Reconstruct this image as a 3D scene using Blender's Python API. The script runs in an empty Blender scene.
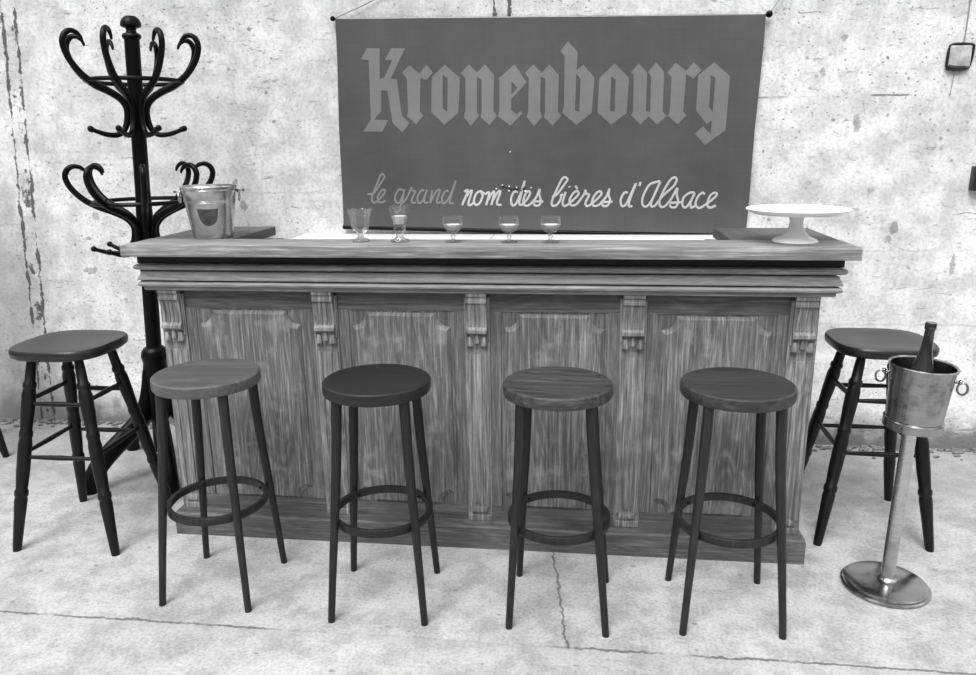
import bpy, bmesh, math, random
from mathutils import Vector, Matrix
from mathutils.geometry import tessellate_polygon
PI = math.pi
scene = bpy.context.scene
C = scene.collection
random.seed(7)
BLACKLETTER = [('K', [(-1.0222, 1.8632),(-0.9898, 1.9115),(-0.9291, 1.9099),(-0.9357, 1.7748),(-0.9133, 1.7799),(-0.8726, 1.8558),(-0.9079, 1.8582),(-0.8736, 1.9086),(-0.8091, 1.9069),(-0.8822, 1.7737),(-0.8543, 1.7732),(-0.8358, 1.6056),(-0.8012, 1.5728),(-0.8371, 1.5311),(-0.8826, 1.574),(-0.9016, 1.7211),(-0.9314, 1.7233),(-0.936, 1.6273),(-0.9723, 1.5915),(-0.9035, 1.5881),(-0.9335, 1.5357),(-1.0289, 1.5369),(-0.9878, 1.5918),(-0.9842, 1.8584)], None),('r', [(-0.8278, 1.8001),(-0.7928, 1.8321),(-0.7463, 1.7944),(-0.7115, 1.8326),(-0.6817, 1.7985),(-0.7112, 1.7647),(-0.7411, 1.7763),(-0.7498, 1.6243),(-0.7334, 1.6064),(-0.7689, 1.5667),(-0.8127, 1.6052),(-0.8059, 1.6252),(-0.8061, 1.7722)], None),('o', [(-0.688, 1.7767),(-0.6255, 1.8305),(-0.5546, 1.7708),(-0.566, 1.6146),(-0.6346, 1.5626),(-0.6952, 1.6212)], [(-0.6361, 1.7866),(-0.613, 1.7707),(-0.6178, 1.6222),(-0.6402, 1.636)]),('n', [(-0.5522, 1.7927),(-0.5118, 1.8297),(-0.4753, 1.7926),(-0.4378, 1.828),(-0.3957, 1.7793),(-0.4006, 1.6229),(-0.3843, 1.5989),(-0.4205, 1.558),(-0.4618, 1.5961),(-0.4556, 1.6198),(-0.4536, 1.7611),(-0.4757, 1.7732),(-0.4781, 1.6202),(-0.47, 1.6002),(-0.5085, 1.5552),(-0.5413, 1.5973),(-0.5324, 1.6211),(-0.5295, 1.7705)], None),('e', [(-0.377, 1.7634),(-0.3007, 1.8249),(-0.2463, 1.7452),(-0.3176, 1.6711),(-0.3178, 1.6255),(-0.2915, 1.6029),(-0.275, 1.6185),(-0.2651, 1.6088),(-0.3206, 1.5542),(-0.3809, 1.5988),(-0.3725, 1.6185),(-0.3713, 1.7594)], [(-0.3156, 1.7521),(-0.2879, 1.7228),(-0.3159, 1.6898)]),('n', [(-0.2544, 1.7863),(-0.2139, 1.8229),(-0.1774, 1.7846),(-0.1413, 1.8213),(-0.0982, 1.7729),(-0.1013, 1.6141),(-0.0864, 1.5942),(-0.1252, 1.5514),(-0.1657, 1.5915),(-0.1601, 1.615),(-0.1594, 1.7589),(-0.1814, 1.7693),(-0.183, 1.6154),(-0.1722, 1.5916),(-0.2115, 1.551),(-0.2462, 1.5927),(-0.238, 1.6163),(-0.2357, 1.7643)], None),('b', [(-0.0932, 1.877),(-0.0594, 1.9183),(-0.0149, 1.872),(-0.0176, 1.794),(0.0124, 1.8161),(0.063, 1.7602),(0.0544, 1.6058),(-0.0151, 1.5534),(-0.0811, 1.6079),(-0.0733, 1.6368),(-0.0729, 1.856)], [(-0.0189, 1.7787),(0.0007, 1.7554),(-0.0023, 1.6122),(-0.0227, 1.6164)]),('o', [(0.0854, 1.7574),(0.1528, 1.8182),(0.218, 1.7546),(0.2127, 1.6032),(0.1445, 1.5511),(0.0802, 1.6069)], [(0.1385, 1.7624),(0.1587, 1.7498),(0.1589, 1.6095),(0.1371, 1.6138)]),('u', [(0.2265, 1.7788),(0.2592, 1.8163),(0.2982, 1.7755),(0.2981, 1.6095),(0.3184, 1.6048),(0.3169, 1.7598),(0.3025, 1.7793),(0.336, 1.8187),(0.3733, 1.7777),(0.3744, 1.6061),(0.3913, 1.5863),(0.3515, 1.5497),(0.312, 1.5853),(0.2767, 1.5508),(0.2329, 1.5931),(0.2414, 1.6083),(0.2389, 1.7657)], None),('r', [(0.3866, 1.7738),(0.4219, 1.8158),(0.4695, 1.7795),(0.5008, 1.8162),(0.5374, 1.7817),(0.5023, 1.7449),(0.4702, 1.7659),(0.4652, 1.6046),(0.4818, 1.5889),(0.4428, 1.5484),(0.3992, 1.5863),(0.4062, 1.6055),(0.407, 1.7545)], None),('g', [(0.5232, 1.7595),(0.5894, 1.8142),(0.6622, 1.7528),(0.658, 1.5205),(0.5701, 1.4569),(0.5231, 1.5068),(0.5575, 1.5398),(0.5925, 1.5035),(0.5951, 1.5655),(0.5726, 1.5488),(0.5223, 1.6075)], [(0.5787, 1.7606),(0.5996, 1.7467),(0.5961, 1.6009),(0.5793, 1.6219)])]
SCRIPT = [(1, [[(-1.0223, 1.2414), (-0.9888, 1.2486), (-0.9507, 1.2996), (-0.9334, 1.3237), (-0.9414, 1.3358), (-0.9543, 1.3287), (-0.9826, 1.2706), (-0.9999, 1.2315), (-1.0011, 1.2069), (-0.9862, 1.1995)]]), (1, [[(-0.9862, 1.1995), (-0.9596, 1.2215), (-0.9353, 1.2508), (-0.9398, 1.263), (-0.9554, 1.2558), (-0.9721, 1.2265), (-0.9681, 1.2043), (-0.9503, 1.2018), (-0.9346, 1.2116)]]), (1, [[(-0.8463, 1.2601), (-0.8664, 1.2627), (-0.8854, 1.231), (-0.8816, 1.2016), (-0.8638, 1.204), (-0.8445, 1.2406), (-0.8385, 1.265), (-0.8508, 1.2113), (-0.8603, 1.1893), (-0.8681, 1.1622), (-0.8811, 1.1548), (-0.8883, 1.1647)]]), (1, [[(-0.8603, 1.1893), (-0.8329, 1.2162), (-0.8112, 1.2551), (-0.803, 1.2721), (-0.801, 1.2575), (-0.7861, 1.2525), (-0.8026, 1.2161), (-0.8007, 1.1989), (-0.7829, 1.2013)]]), (1, [[(-0.7407, 1.2596), (-0.7558, 1.2573), (-0.7745, 1.2257), (-0.7704, 1.1988), (-0.7525, 1.2061), (-0.731, 1.2499), (-0.7281, 1.2596), (-0.7421, 1.2158), (-0.7377, 1.1987), (-0.7224, 1.2036)]]), (1, [[(-0.7006, 1.2594), (-0.7124, 1.2011), (-0.7071, 1.2108), (-0.6808, 1.2545), (-0.6632, 1.2568), (-0.6794, 1.2156), (-0.6774, 1.1986), (-0.6622, 1.2034)]]), (1, [[(-0.621, 1.2518), (-0.6359, 1.2543), (-0.6541, 1.2253), (-0.6523, 1.1985), (-0.6347, 1.2033), (-0.6113, 1.2396), (-0.585, 1.3046), (-0.6117, 1.2251), (-0.6173, 1.1984), (-0.5999, 1.1983)]]), (0, [[(-0.5454, 1.2514), (-0.528, 1.2562), (-0.5566, 1.1885)], [(-0.5487, 1.2103), (-0.5207, 1.2489), (-0.5082, 1.2537), (-0.5266, 1.1957), (-0.5144, 1.1883), (-0.5017, 1.2005)]]), (0, [[(-0.4663, 1.2535), (-0.4862, 1.2439), (-0.4991, 1.2101), (-0.4895, 1.1883), (-0.4695, 1.2004), (-0.4567, 1.2342), (-0.4663, 1.2535), (-0.4443, 1.2389)]]), (0, [[(-0.4443, 1.2389), (-0.4245, 1.2461), (-0.44, 1.1882)], [(-0.4349, 1.2051), (-0.4098, 1.246), (-0.4, 1.2459), (-0.4153, 1.1881)], [(-0.4102, 1.205), (-0.3852, 1.2459), (-0.3705, 1.2506), (-0.3881, 1.2001), (-0.3784, 1.188), (-0.3661, 1.1904)]]), (0, [[(-0.2874, 1.2478), (-0.3045, 1.2503), (-0.3193, 1.2192), (-0.3145, 1.1878), (-0.2973, 1.1926), (-0.2752, 1.2382), (-0.2533, 1.3025), (-0.2753, 1.2238), (-0.2802, 1.1925), (-0.268, 1.1877)]]), (0, [[(-0.268, 1.1877), (-0.2436, 1.2141), (-0.229, 1.2404), (-0.2339, 1.2524), (-0.2485, 1.2429), (-0.2606, 1.2093), (-0.2558, 1.1877), (-0.2387, 1.1852), (-0.2216, 1.1972)]]), (0, [[(-0.2216, 1.1972), (-0.1998, 1.2235), (-0.183, 1.2617), (-0.1853, 1.2378), (-0.1779, 1.2091), (-0.1851, 1.1875), (-0.2045, 1.1851), (-0.2119, 1.1972)], [(-0.2168, 1.2044), (-0.1657, 1.2042)]]), (0, [[(-0.1249, 1.2256), (-0.1009, 1.2375), (-0.0654, 1.2847), (-0.0523, 1.3059), (-0.0634, 1.3154), (-0.0777, 1.3084), (-0.1059, 1.2518), (-0.1247, 1.2041), (-0.1221, 1.1849), (-0.1028, 1.1872), (-0.0838, 1.2135), (-0.0816, 1.235), (-0.0671, 1.2302)]]), (0, [[(-0.0601, 1.2492), (-0.0739, 1.1991), (-0.0665, 1.1824), (-0.0521, 1.1871)], [(-0.0442, 1.2752), (-0.0412, 1.2695)]]), (0, [[(-0.0521, 1.1871), (-0.0212, 1.2133), (0.0, 1.237), (-0.005, 1.2513), (-0.0217, 1.2442), (-0.0404, 1.2134), (-0.0352, 1.1871), (-0.0135, 1.187), (0.003, 1.2037)], [(-0.015, 1.2774), (-0.0052, 1.2608)]]), (0, [[(0.003, 1.2037), (0.0263, 1.2369), (0.0331, 1.2558), (0.0358, 1.2392), (0.0503, 1.2344), (0.0343, 1.1988), (0.0394, 1.1821), (0.0561, 1.1868)]]), (0, [[(0.0561, 1.1868), (0.0889, 1.2153), (0.1074, 1.2366), (0.1023, 1.2498), (0.0835, 1.2414), (0.0652, 1.2082), (0.0705, 1.1844), (0.092, 1.1843), (0.1084, 1.1986)]]), (0, [[(0.1084, 1.1986), (0.1314, 1.227), (0.1447, 1.2624), (0.1407, 1.2364), (0.1486, 1.208), (0.1373, 1.1842), (0.1183, 1.1819), (0.1109, 1.1938)], [(0.1083, 1.1995), (0.1606, 1.2022)]]), (0, [[(0.2304, 1.2431), (0.2139, 1.2432), (0.1983, 1.2125), (0.204, 1.1817), (0.2227, 1.1888), (0.2404, 1.2266), (0.2665, 1.2875), (0.2409, 1.2124), (0.2372, 1.1816), (0.2537, 1.1815)]]), (0, [[(0.2871, 1.293), (0.2826, 1.2743)]]), (0, [[(0.3775, 1.2962), (0.3591, 1.2916), (0.327, 1.2778), (0.3009, 1.2263), (0.3, 1.1885), (0.3192, 1.179), (0.3437, 1.212), (0.3776, 1.2938)], [(0.3776, 1.2938), (0.3417, 1.2026), (0.3427, 1.179), (0.359, 1.1836)]]), (0, [[(0.359, 1.1836), (0.3944, 1.2306), (0.439, 1.2725), (0.4515, 1.3027), (0.4394, 1.312), (0.4194, 1.2959), (0.3893, 1.2401), (0.3771, 1.1978), (0.3875, 1.1765), (0.406, 1.1812)]]), (0, [[(0.406, 1.1812), (0.4324, 1.2164), (0.4557, 1.2631), (0.4548, 1.2351), (0.4634, 1.2022), (0.453, 1.1763), (0.432, 1.1764), (0.4244, 1.1882)], [(0.4241, 1.1953), (0.4845, 1.1984)]]), (0, [[(0.5356, 1.2417), (0.5148, 1.2418), (0.488, 1.2209), (0.4827, 1.188), (0.4974, 1.1739), (0.5171, 1.1973), (0.5379, 1.2417), (0.5215, 1.202), (0.523, 1.1738), (0.5413, 1.1808)]]), (0, [[(0.5822, 1.2345), (0.5703, 1.2416), (0.5506, 1.2207), (0.5432, 1.1879), (0.5603, 1.1714), (0.5829, 1.1831)]]), (0, [[(0.5829, 1.1831), (0.6138, 1.2064), (0.6376, 1.232), (0.6255, 1.2413), (0.6058, 1.2251), (0.5965, 1.1877), (0.6089, 1.1727), (0.636, 1.1829)]])]
DARK_FLAKES = [(-0.3581, 1.2745), (-0.341, 1.2672), (-0.3215, 1.2624), (-0.3044, 1.2623), (-0.2898, 1.2646), (-0.2728, 1.2573), (-0.2582, 1.262)]
LIGHT_FLAKES = [(-0.39, 1.2651), (-0.3605, 1.2826), (-0.3288, 1.2767), (-0.2922, 1.2694), (-0.3289, 1.2552), (-0.2242, 1.269), (-0.2509, 1.2548), (-0.3223, 1.4352)]

# ------------------------------------------------------------------ nodes
class NT:
    """small expression builder for shader nodes"""
    def __init__(s, name, rough=.5, metal=0.0, spec=.5):
        s.m = bpy.data.materials.new(name); s.m.use_nodes = True
        s.t = s.m.node_tree; s.b = s.t.nodes['Principled BSDF']
        s.b.inputs['Roughness'].default_value = rough
        s.b.inputs['Metallic'].default_value = metal
        s.b.inputs['Specular IOR Level'].default_value = spec
        s.co = s.t.nodes.new('ShaderNodeTexCoord').outputs['Object']
    def link(s, v, sock):
        if isinstance(v, (int, float)): sock.default_value = v
        else: s.t.links.new(v, sock)
    def math(s, op, a, b=0.0, c=None, clamp=False):
        n = s.t.nodes.new('ShaderNodeMath'); n.operation = op; n.use_clamp = clamp
        s.link(a, n.inputs[0]); s.link(b, n.inputs[1])
        if c is not None: s.link(c, n.inputs[2])
        return n.outputs[0]
    def xyz(s, v=None):
        n = s.t.nodes.new('ShaderNodeSeparateXYZ'); s.t.links.new(v or s.co, n.inputs[0]); return n.outputs
    def vec(s, x, y, z):
        n = s.t.nodes.new('ShaderNodeCombineXYZ')
        for i, v in enumerate((x, y, z)): s.link(v, n.inputs[i])
        return n.outputs[0]
    def mapping(s, scale=(1, 1, 1), loc=(0, 0, 0), rot=(0, 0, 0)):
        n = s.t.nodes.new('ShaderNodeMapping')
        n.inputs['Scale'].default_value = scale; n.inputs['Location'].default_value = loc; n.inputs['Rotation'].default_value = rot
        s.t.links.new(s.co, n.inputs[0]); return n.outputs[0]
    def noise(s, scale=5, detail=4, rough=.55, vec=None, dist=0.0):
        n = s.t.nodes.new('ShaderNodeTexNoise')
        n.inputs['Scale'].default_value = scale; n.inputs['Detail'].default_value = detail
        n.inputs['Roughness'].default_value = rough; n.inputs['Distortion'].default_value = dist
        s.t.links.new(vec if vec is not None else s.co, n.inputs['Vector']); return n.outputs['Fac']
    def voronoi(s, scale, vec=None):
        n = s.t.nodes.new('ShaderNodeTexVoronoi'); n.inputs['Scale'].default_value = scale
        s.t.links.new(vec if vec is not None else s.co, n.inputs['Vector']); return n.outputs['Distance']
    def step(s, v, a, b):          # smooth map a..b -> 0..1
        n = s.t.nodes.new('ShaderNodeMapRange'); n.interpolation_type = 'SMOOTHSTEP'
        s.link(v, n.inputs['Value']); n.inputs['From Min'].default_value = a; n.inputs['From Max'].default_value = b
        if a > b:
            n.inputs['From Min'].default_value = b; n.inputs['From Max'].default_value = a
            n.inputs['To Min'].default_value = 1; n.inputs['To Max'].default_value = 0
        return n.outputs[0]
    def ramp(s, v, stops):
        n = s.t.nodes.new('ShaderNodeValToRGB'); e = n.color_ramp.elements
        while len(e) < len(stops): e.new(.5)
        for k, (p, g) in enumerate(stops): e[k].position = p; e[k].color = (g, g, g, 1)
        s.link(v, n.inputs[0]); return n.outputs[0]
    def mix(s, f, a, b):           # grey mix
        return s.math('ADD', s.math('MULTIPLY', a, s.math('SUBTRACT', 1.0, f)), s.math('MULTIPLY', b, f))
    def color(s, g):
        if isinstance(g, (int, float)): s.b.inputs['Base Color'].default_value = (g, g, g, 1)
        else: s.t.links.new(g, s.b.inputs['Base Color'])
    def bump(s, h, strength=.3, dist=.002):
        n = s.t.nodes.new('ShaderNodeBump'); n.inputs['Strength'].default_value = strength
        n.inputs['Distance'].default_value = dist
        s.link(h, n.inputs['Height']); s.t.links.new(n.outputs[0], s.b.inputs['Normal'])

def wood(name, dark, light, axis='z', freq=1.0, rough=.5, spec=.4, contrast=1.0, wear=0.0, loc=(0, 0, 0), bump=.25, yk=1.0):
    m = NT(name, rough, 0, spec)
    def sc(a, b):
        return {'x': (b, a * yk, a), 'y': (a, b, a), 'z': (a, a * yk, b)}[axis]
    big = m.noise(1, 3, .5, m.mapping(sc(7 * freq, .8 * freq), loc), .5)
    fib = m.noise(1, 4, .65, m.mapping(sc(110 * freq, 3.2 * freq), loc), .3)
    fine = m.noise(1, 3, .7, m.mapping(sc(260 * freq, 14 * freq), loc))
    rings = m.math('FRACT', m.math('MULTIPLY', big, 14.0))
    rings = m.math('MULTIPLY', m.math('ABSOLUTE', m.math('SUBTRACT', rings, .5)), 2.0)
    v = m.math('ADD', m.math('MULTIPLY', fib, .5), m.math('MULTIPLY', fine, .28))
    v = m.math('ADD', v, m.math('MULTIPLY', rings, .09)); v = m.math('ADD', v, m.math('MULTIPLY', big, .16))
    c = .5 / contrast
    col = m.ramp(v, [(max(0, .52 - c * .42), dark), (.52, (dark * light) ** .5), (min(1, .52 + c * .42), light)])
    if wear:
        w = m.step(m.noise(7 * freq, 5, .6), .52, .7)
        col = m.mix(m.math('MULTIPLY', w, wear), col, light * 1.35)
    m.color(col); m.bump(fib, bump, .001)
    return m.m

def plain(name, g, rough=.5, metal=0.0, spec=.5, var=.15, scale=14):
    m = NT(name, rough, metal, spec)
    n = m.noise(scale, 4)
    m.color(m.ramp(n, [(.3, g * (1 - var)), (.7, min(1, g * (1 + var)))]))
    return m.m

def metal_mat(name, g, rough=.2, blotch=.35, dark=.35, scale=9):
    m = NT(name, rough, 1.0)
    n = m.noise(scale, 6, .65); s = m.noise(1, 3, .6, m.mapping((30, 30, 160)))
    k = m.math('ADD', m.math('MULTIPLY', n, .8), m.math('MULTIPLY', s, .2))
    m.color(m.ramp(k, [(.5 - blotch * .5, g * dark), (.5, g), (.5 + blotch * .5, min(1, g * 1.3))]))
    m.link(m.math('ADD', m.math('MULTIPLY', k, .35), rough - .12), m.b.inputs['Roughness'])
    return m.m

def glass_mat(name):
    """thin clear glass: mostly see-through, reflecting more towards its edges, faintly cloudy"""
    m = NT(name); t = m.t
    tr = t.nodes.new('ShaderNodeBsdfTransparent'); tr.inputs[0].default_value = (.94, .94, .94, 1)
    gl = t.nodes.new('ShaderNodeBsdfGlossy'); gl.inputs['Roughness'].default_value = .04
    df = t.nodes.new('ShaderNodeBsdfTranslucent'); df.inputs[0].default_value = (.95, .95, .95, 1)
    lw = t.nodes.new('ShaderNodeLayerWeight'); lw.inputs[0].default_value = .35
    f = m.math('ADD', m.math('MULTIPLY', lw.outputs['Fresnel'], .55), m.math('MULTIPLY', lw.outputs['Facing'], .14), clamp=True)
    a = t.nodes.new('ShaderNodeMixShader'); a.inputs[0].default_value = .05
    t.links.new(tr.outputs[0], a.inputs[1]); t.links.new(df.outputs[0], a.inputs[2])
    b = t.nodes.new('ShaderNodeMixShader'); t.links.new(f, b.inputs[0])
    t.links.new(a.outputs[0], b.inputs[1]); t.links.new(gl.outputs[0], b.inputs[2])
    t.links.new(b.outputs[0], t.nodes['Material Output'].inputs[0])
    return m.m

# materials
def wall_mat():
    m = NT('whitewashed plaster', .9, 0, .15)
    x, y, z = m.xyz()
    wob = m.math('SUBTRACT', m.noise(9, 4), .5)
    big = m.noise(1.3, 5, .6); mid = m.noise(7, 6, .65); fin = m.noise(60, 4, .6)
    col = m.mix(m.step(big, .3, .72), .70, .87)
    col = m.math('MULTIPLY', col, m.mix(m.step(mid, .36, .62), .74, 1.0))
    col = m.math('MULTIPLY', col, m.mix(m.step(fin, .32, .58), .80, 1.0))
    bands = m.noise(1, 3, .5, m.mapping((.8, 1, 10)), .3)
    col = m.math('MULTIPLY', col, m.mix(m.step(bands, .3, .6), .92, 1.0))
    # chips and pits
    dens = m.step(m.noise(2.1, 4, .65), .38, .6)
    for sc, a, b, st, zs in ((13, .125, .06, .75, 1.0), (30, .18, .1, .75, 1.3), (70, .22, .12, .6, 1.8)):
        pv = m.voronoi(sc, m.mapping((1, 1, zs), (sc, 3, 7)))
        pv = m.math('ADD', pv, m.math('MULTIPLY', m.math('SUBTRACT', m.noise(sc * 2.3, 3), .5), .22))
        k = m.math('MULTIPLY', m.math('MULTIPLY', m.step(pv, a, b), st), m.math('ADD', m.math('MULTIPLY', dens, .85), .15))
        col = m.mix(k, col, .13)
    scr = m.noise(1, 5, .7, m.mapping((9, 1, 42), (3, 0, 5)), .8)
    col = m.mix(m.math('MULTIPLY', m.step(scr, .60, .68), .7), col, .2)
    scr2 = m.noise(1, 5, .75, m.mapping((26, 1, 60), (1, 0, 2)), .6)
    col = m.mix(m.math('MULTIPLY', m.step(scr2, .63, .70), .75), col, .12)
    # formwork joints
    for zl, x0, x1, st in ((1.66, .70, .92, .55), (1.66, 1.28, 1.44, .8), (1.25, -2.2, -1.2, .18), (1.09, -6, -2.9, .25), (.62, 1.0, 2.4, .2), (.97, .9, 2.6, .12)):
        d = m.math('ABSOLUTE', m.math('SUBTRACT', z, m.math('ADD', m.math('MULTIPLY', wob, .02), zl)))
        k = m.math('MULTIPLY', m.step(d, .007, .002), m.math('MULTIPLY', m.step(x, x0 - .02, x0 + .02), m.step(x, x1 + .02, x1 - .02)))
        k = m.math('MULTIPLY', k, m.step(m.noise(14, 3), .35, .55))
        col = m.mix(m.math('MULTIPLY', k, st), col, .08)
    wob2 = m.math('SUBTRACT', m.noise(28, 5, .7), .5); wob3 = m.math('SUBTRACT', m.noise(24, 5, .7, m.mapping((1, 1, 1), (7, 0, 3))), .5)
    # single bruises in the plaster
    for sx, sz, rx, rz, st in ((1.234, 1.544, .016, .04, .6), (1.067, 1.765, .012, .02, .5), (1.441, 1.076, .02, .028, .7),
                               (1.425, 1.021, .014, .018, .6), (1.146, 1.908, .014, .014, .6), (-1.703, 1.303, .014, .018, .7),
                               (-1.673, 1.184, .02, .026, .7), (-2.479, 1.135, .02, .02, .5), (1.722, .911, .012, .05, .6),
                               (1.321, 1.249, .015, .02, .5), (1.10, .70, .03, .014, .5), (-2.55, .85, .04, .02, .6), (-2.5, .42, .05, .03, .5)):
        dx = m.math('DIVIDE', m.math('ADD', m.math('SUBTRACT', x, sx), m.math('MULTIPLY', wob2, .05)), rx)
        dz = m.math('DIVIDE', m.math('ADD', m.math('SUBTRACT', z, sz), m.math('MULTIPLY', wob3, .06)), rz)
        d = m.math('SQRT', m.math('ADD', m.math('MULTIPLY', dx, dx), m.math('MULTIPLY', dz, dz)))
        col = m.mix(m.math('MULTIPLY', m.step(d, 1.15, .8), st), col, m.mix(fin, .02, .35))
    # damp rising dirt along the foot of the wall
    foot = m.math('ADD', z, m.math('MULTIPLY', wob, .25))
    col = m.mix(m.math('MULTIPLY', m.step(foot, .19, .03), .88), col, .10)
    lf = m.math('MULTIPLY', m.step(m.math('ADD', x, m.math('MULTIPLY', wob, .5)), -2.62, -2.95), m.step(m.math('ADD', z, wob), 1.6, .8))  # dim, dirty lower left: the light's fall-off painted into the plaster colour
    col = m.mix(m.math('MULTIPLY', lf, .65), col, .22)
    # filled chase running down the wall, broken dark edges
    for a, b, hw in ((-2.937, .068, .036), (-.359, 0, .036)):
        cx = m.math('ADD', m.math('MULTIPLY', z, b), a)
        d = m.math('ABSOLUTE', m.math('SUBTRACT', m.math('ADD', x, m.math('MULTIPLY', wob, .018)), cx))
        ed = m.math('ABSOLUTE', m.math('SUBTRACT', m.math('ADD', d, m.math('MULTIPLY', m.math('SUBTRACT', m.noise(55, 4, .7), .5), .016)), hw))
        wd = m.math('MULTIPLY', m.math('SUBTRACT', m.noise(13, 5, .75, m.mapping((1, 1, .7), (4, 0, 0))), .40), .075)
        e = m.step(m.math('SUBTRACT', wd, ed), .0, .004)
        f = m.math('MULTIPLY', m.step(d, .046, .03), m.step(m.noise(11, 6, .75, m.mapping((1, 1, .6), (9, 0, 2))), .56, .60))
        k = m.math('MAXIMUM', e, f)
        if b == 0: k = m.math('MULTIPLY', k, m.step(z, 1.99, 2.03))
        col = m.mix(m.math('MULTIPLY', k, .85), col, .035)
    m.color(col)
    m.bump(m.math('ADD', m.math('MULTIPLY', mid, .7), m.math('MULTIPLY', fin, .5)), .5, .006)
    return m.m

def floor_mat():
    m = NT('worn pale concrete', .85, 0, .2)
    x, y, z = m.xyz()
    wob = m.math('SUBTRACT', m.noise(6, 5, .65), .5)
    big = m.noise(1.7, 5, .6, m.mapping((1, 1, 1), (5, 2, 0))); mid = m.noise(8, 6, .7); fin = m.noise(95, 3, .6)
    col = m.mix(m.step(big, .3, .7), .43, .53)
    col = m.math('MULTIPLY', col, m.mix(m.step(mid, .35, .62), .70, 1.0))
    col = m.math('MULTIPLY', col, m.mix(m.step(fin, .32, .6), .78, 1.03))
    # greyer strip close to the wall: shadow around the bar, put into the colour
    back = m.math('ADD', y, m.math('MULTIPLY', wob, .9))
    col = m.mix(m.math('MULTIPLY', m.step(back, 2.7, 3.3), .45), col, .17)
    pit = m.voronoi(60); pit = m.math('ADD', pit, m.math('MULTIPLY', m.math('SUBTRACT', m.noise(130, 2), .5), .25))
    col = m.mix(m.math('MULTIPLY', m.math('MULTIPLY', m.step(pit, .19, .1), .55), m.step(m.noise(3, 4), .45, .6)), col, .16)
    st = m.voronoi(9, m.mapping((1, 1.6, 1), (3, 1, 0))); st = m.math('ADD', st, m.math('MULTIPLY', wob, .3))
    col = m.mix(m.math('MULTIPLY', m.step(st, .1, .03), .6), col, .14)
    # crack between the two pours, and the one that branches off towards the bar
    w1 = m.math('ADD', m.math('MULTIPLY', wob, .045), m.math('MULTIPLY', m.math('SUBTRACT', m.noise(40, 3), .5), .018))
    d1 = m.math('ABSOLUTE', m.math('ADD', m.math('SUBTRACT', y, 1.998), w1))
    k1 = m.math('MULTIPLY', m.step(d1, .0075, .002), m.step(m.noise(4, 4, .6, m.mapping((1, 0, 0), (1.3, 0, 0))), .36, .5))
    gap = m.math('MULTIPLY', m.step(x, -1.0, -.9), m.step(x, .0, -.1))
    k1 = m.math('MULTIPLY', k1, m.math('SUBTRACT', 1.0, m.math('MULTIPLY', gap, .8)))
    d1b = m.math('MULTIPLY', m.math('SUBTRACT', m.math('ADD', y, w1), 1.998), -1.0)
    lip = m.math('MULTIPLY', m.math('MULTIPLY', m.step(d1b, 0.0, .004), m.step(d1b, .07, .01)), .25)
    col = m.mix(lip, col, .34)
    w2 = m.math('ADD', m.math('MULTIPLY', wob, .06), m.math('MULTIPLY', m.math('SUBTRACT', m.noise(30, 3), .5), .03))
    cx = m.math('ADD', m.math('MULTIPLY', m.math('SUBTRACT', y, 2.0), -.12), -.008)
    d2 = m.math('ABSOLUTE', m.math('ADD', m.math('SUBTRACT', x, cx), w2))
    k2 = m.math('MULTIPLY', m.step(d2, .006, .0015), m.step(y, 1.98, 2.0))
    col = m.mix(m.math('MULTIPLY', m.math('MAXIMUM', k1, k2), .75), col, .06)
    m.color(col)
    m.bump(m.math('ADD', m.math('MULTIPLY', mid, .6), m.math('MULTIPLY', fin, .6)), .45, .005)
    return m.m

M = dict(
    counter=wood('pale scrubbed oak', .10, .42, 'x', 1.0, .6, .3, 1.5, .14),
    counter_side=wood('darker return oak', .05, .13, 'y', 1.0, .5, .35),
    cornice=wood('moulded oak', .15, .46, 'x', 1.6, .5, .4, 1.2, .15, yk=.15),
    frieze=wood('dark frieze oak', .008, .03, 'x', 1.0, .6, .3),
    panel=wood('weathered oak panel', .045, .25, 'z', 1.25, .55, .35, 1.25, .22, yk=.15),
    field=wood('raised oak field', .05, .31, 'z', 1.3, .55, .35, 1.3, .32, (3, 1, 2), yk=.15),
    rail=wood('oak rail', .045, .20, 'x', 1.0, .55, .35, 1.2, .15, yk=.15),
    pilaster=wood('oak pilaster', .08, .36, 'z', 1.3, .55, .35, 1.5, .2, yk=.15),
    plinth=wood('oak plinth', .045, .19, 'x', 1.5, .6, .3, 1.2, .12, yk=.3),
    black=plain('black lacquer', .002, .38, 0, .16),
    windsor=wood('ebonised beech', .002, .012, 'z', 1.2, .38, .28, bump=.1),
    windsor_seat=wood('dark stained elm seat', .007, .030, 'x', 1.0, .33, .4, bump=.1),
    banner=None, steel=metal_mat('dulled steel', .52, .2, .45, .4),
    plated=metal_mat('tarnished plate', .33, .14, .42, .2, 11),
    ware=plain('white glazed china', .88, .18, 0, .5, .02),
    bottle=None, bowl_white=plain('milky white', .95, .4, 0, .4, .02), glass=glass_mat('clear glass'),
    rope=plain('grey cord', .25, .9), dot=plain('flaked paint', .9, .8), darkflake=plain('rust hole', .01, .8),
    boxface=plain('grey enamel box', .42, .6, 0, .3, .35, 30), boxdark=plain('black box', .008, .4), plaque=metal_mat('dark plaque', .13, .3, .4, .5, 30),
)
m = NT('dark green bottle glass', .08); m.color(.03); m.b.inputs['Transmission Weight'].default_value = .35; m.b.inputs['Coat Weight'].default_value = .4; M['bottle'] = m.m
def banner_mat(name, lo, hi, rough=.45):
    m = NT(name, rough, 0, .35)
    x, y, z = m.xyz()
    n = m.noise(1.6, 6, .65); f = m.noise(1, 3, .6, m.mapping((160, 1, 4))); g = m.noise(1, 3, .6, m.mapping((4, 1, 140)))
    v = m.math('ADD', m.math('MULTIPLY', n, .7), m.math('ADD', m.math('MULTIPLY', f, .15), m.math('MULTIPLY', g, .15)))
    m.color(m.ramp(v, [(.35, lo), (.65, hi)]))
    return m.m
M['banner'] = banner_mat('painted banner', .060, .098)
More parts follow.
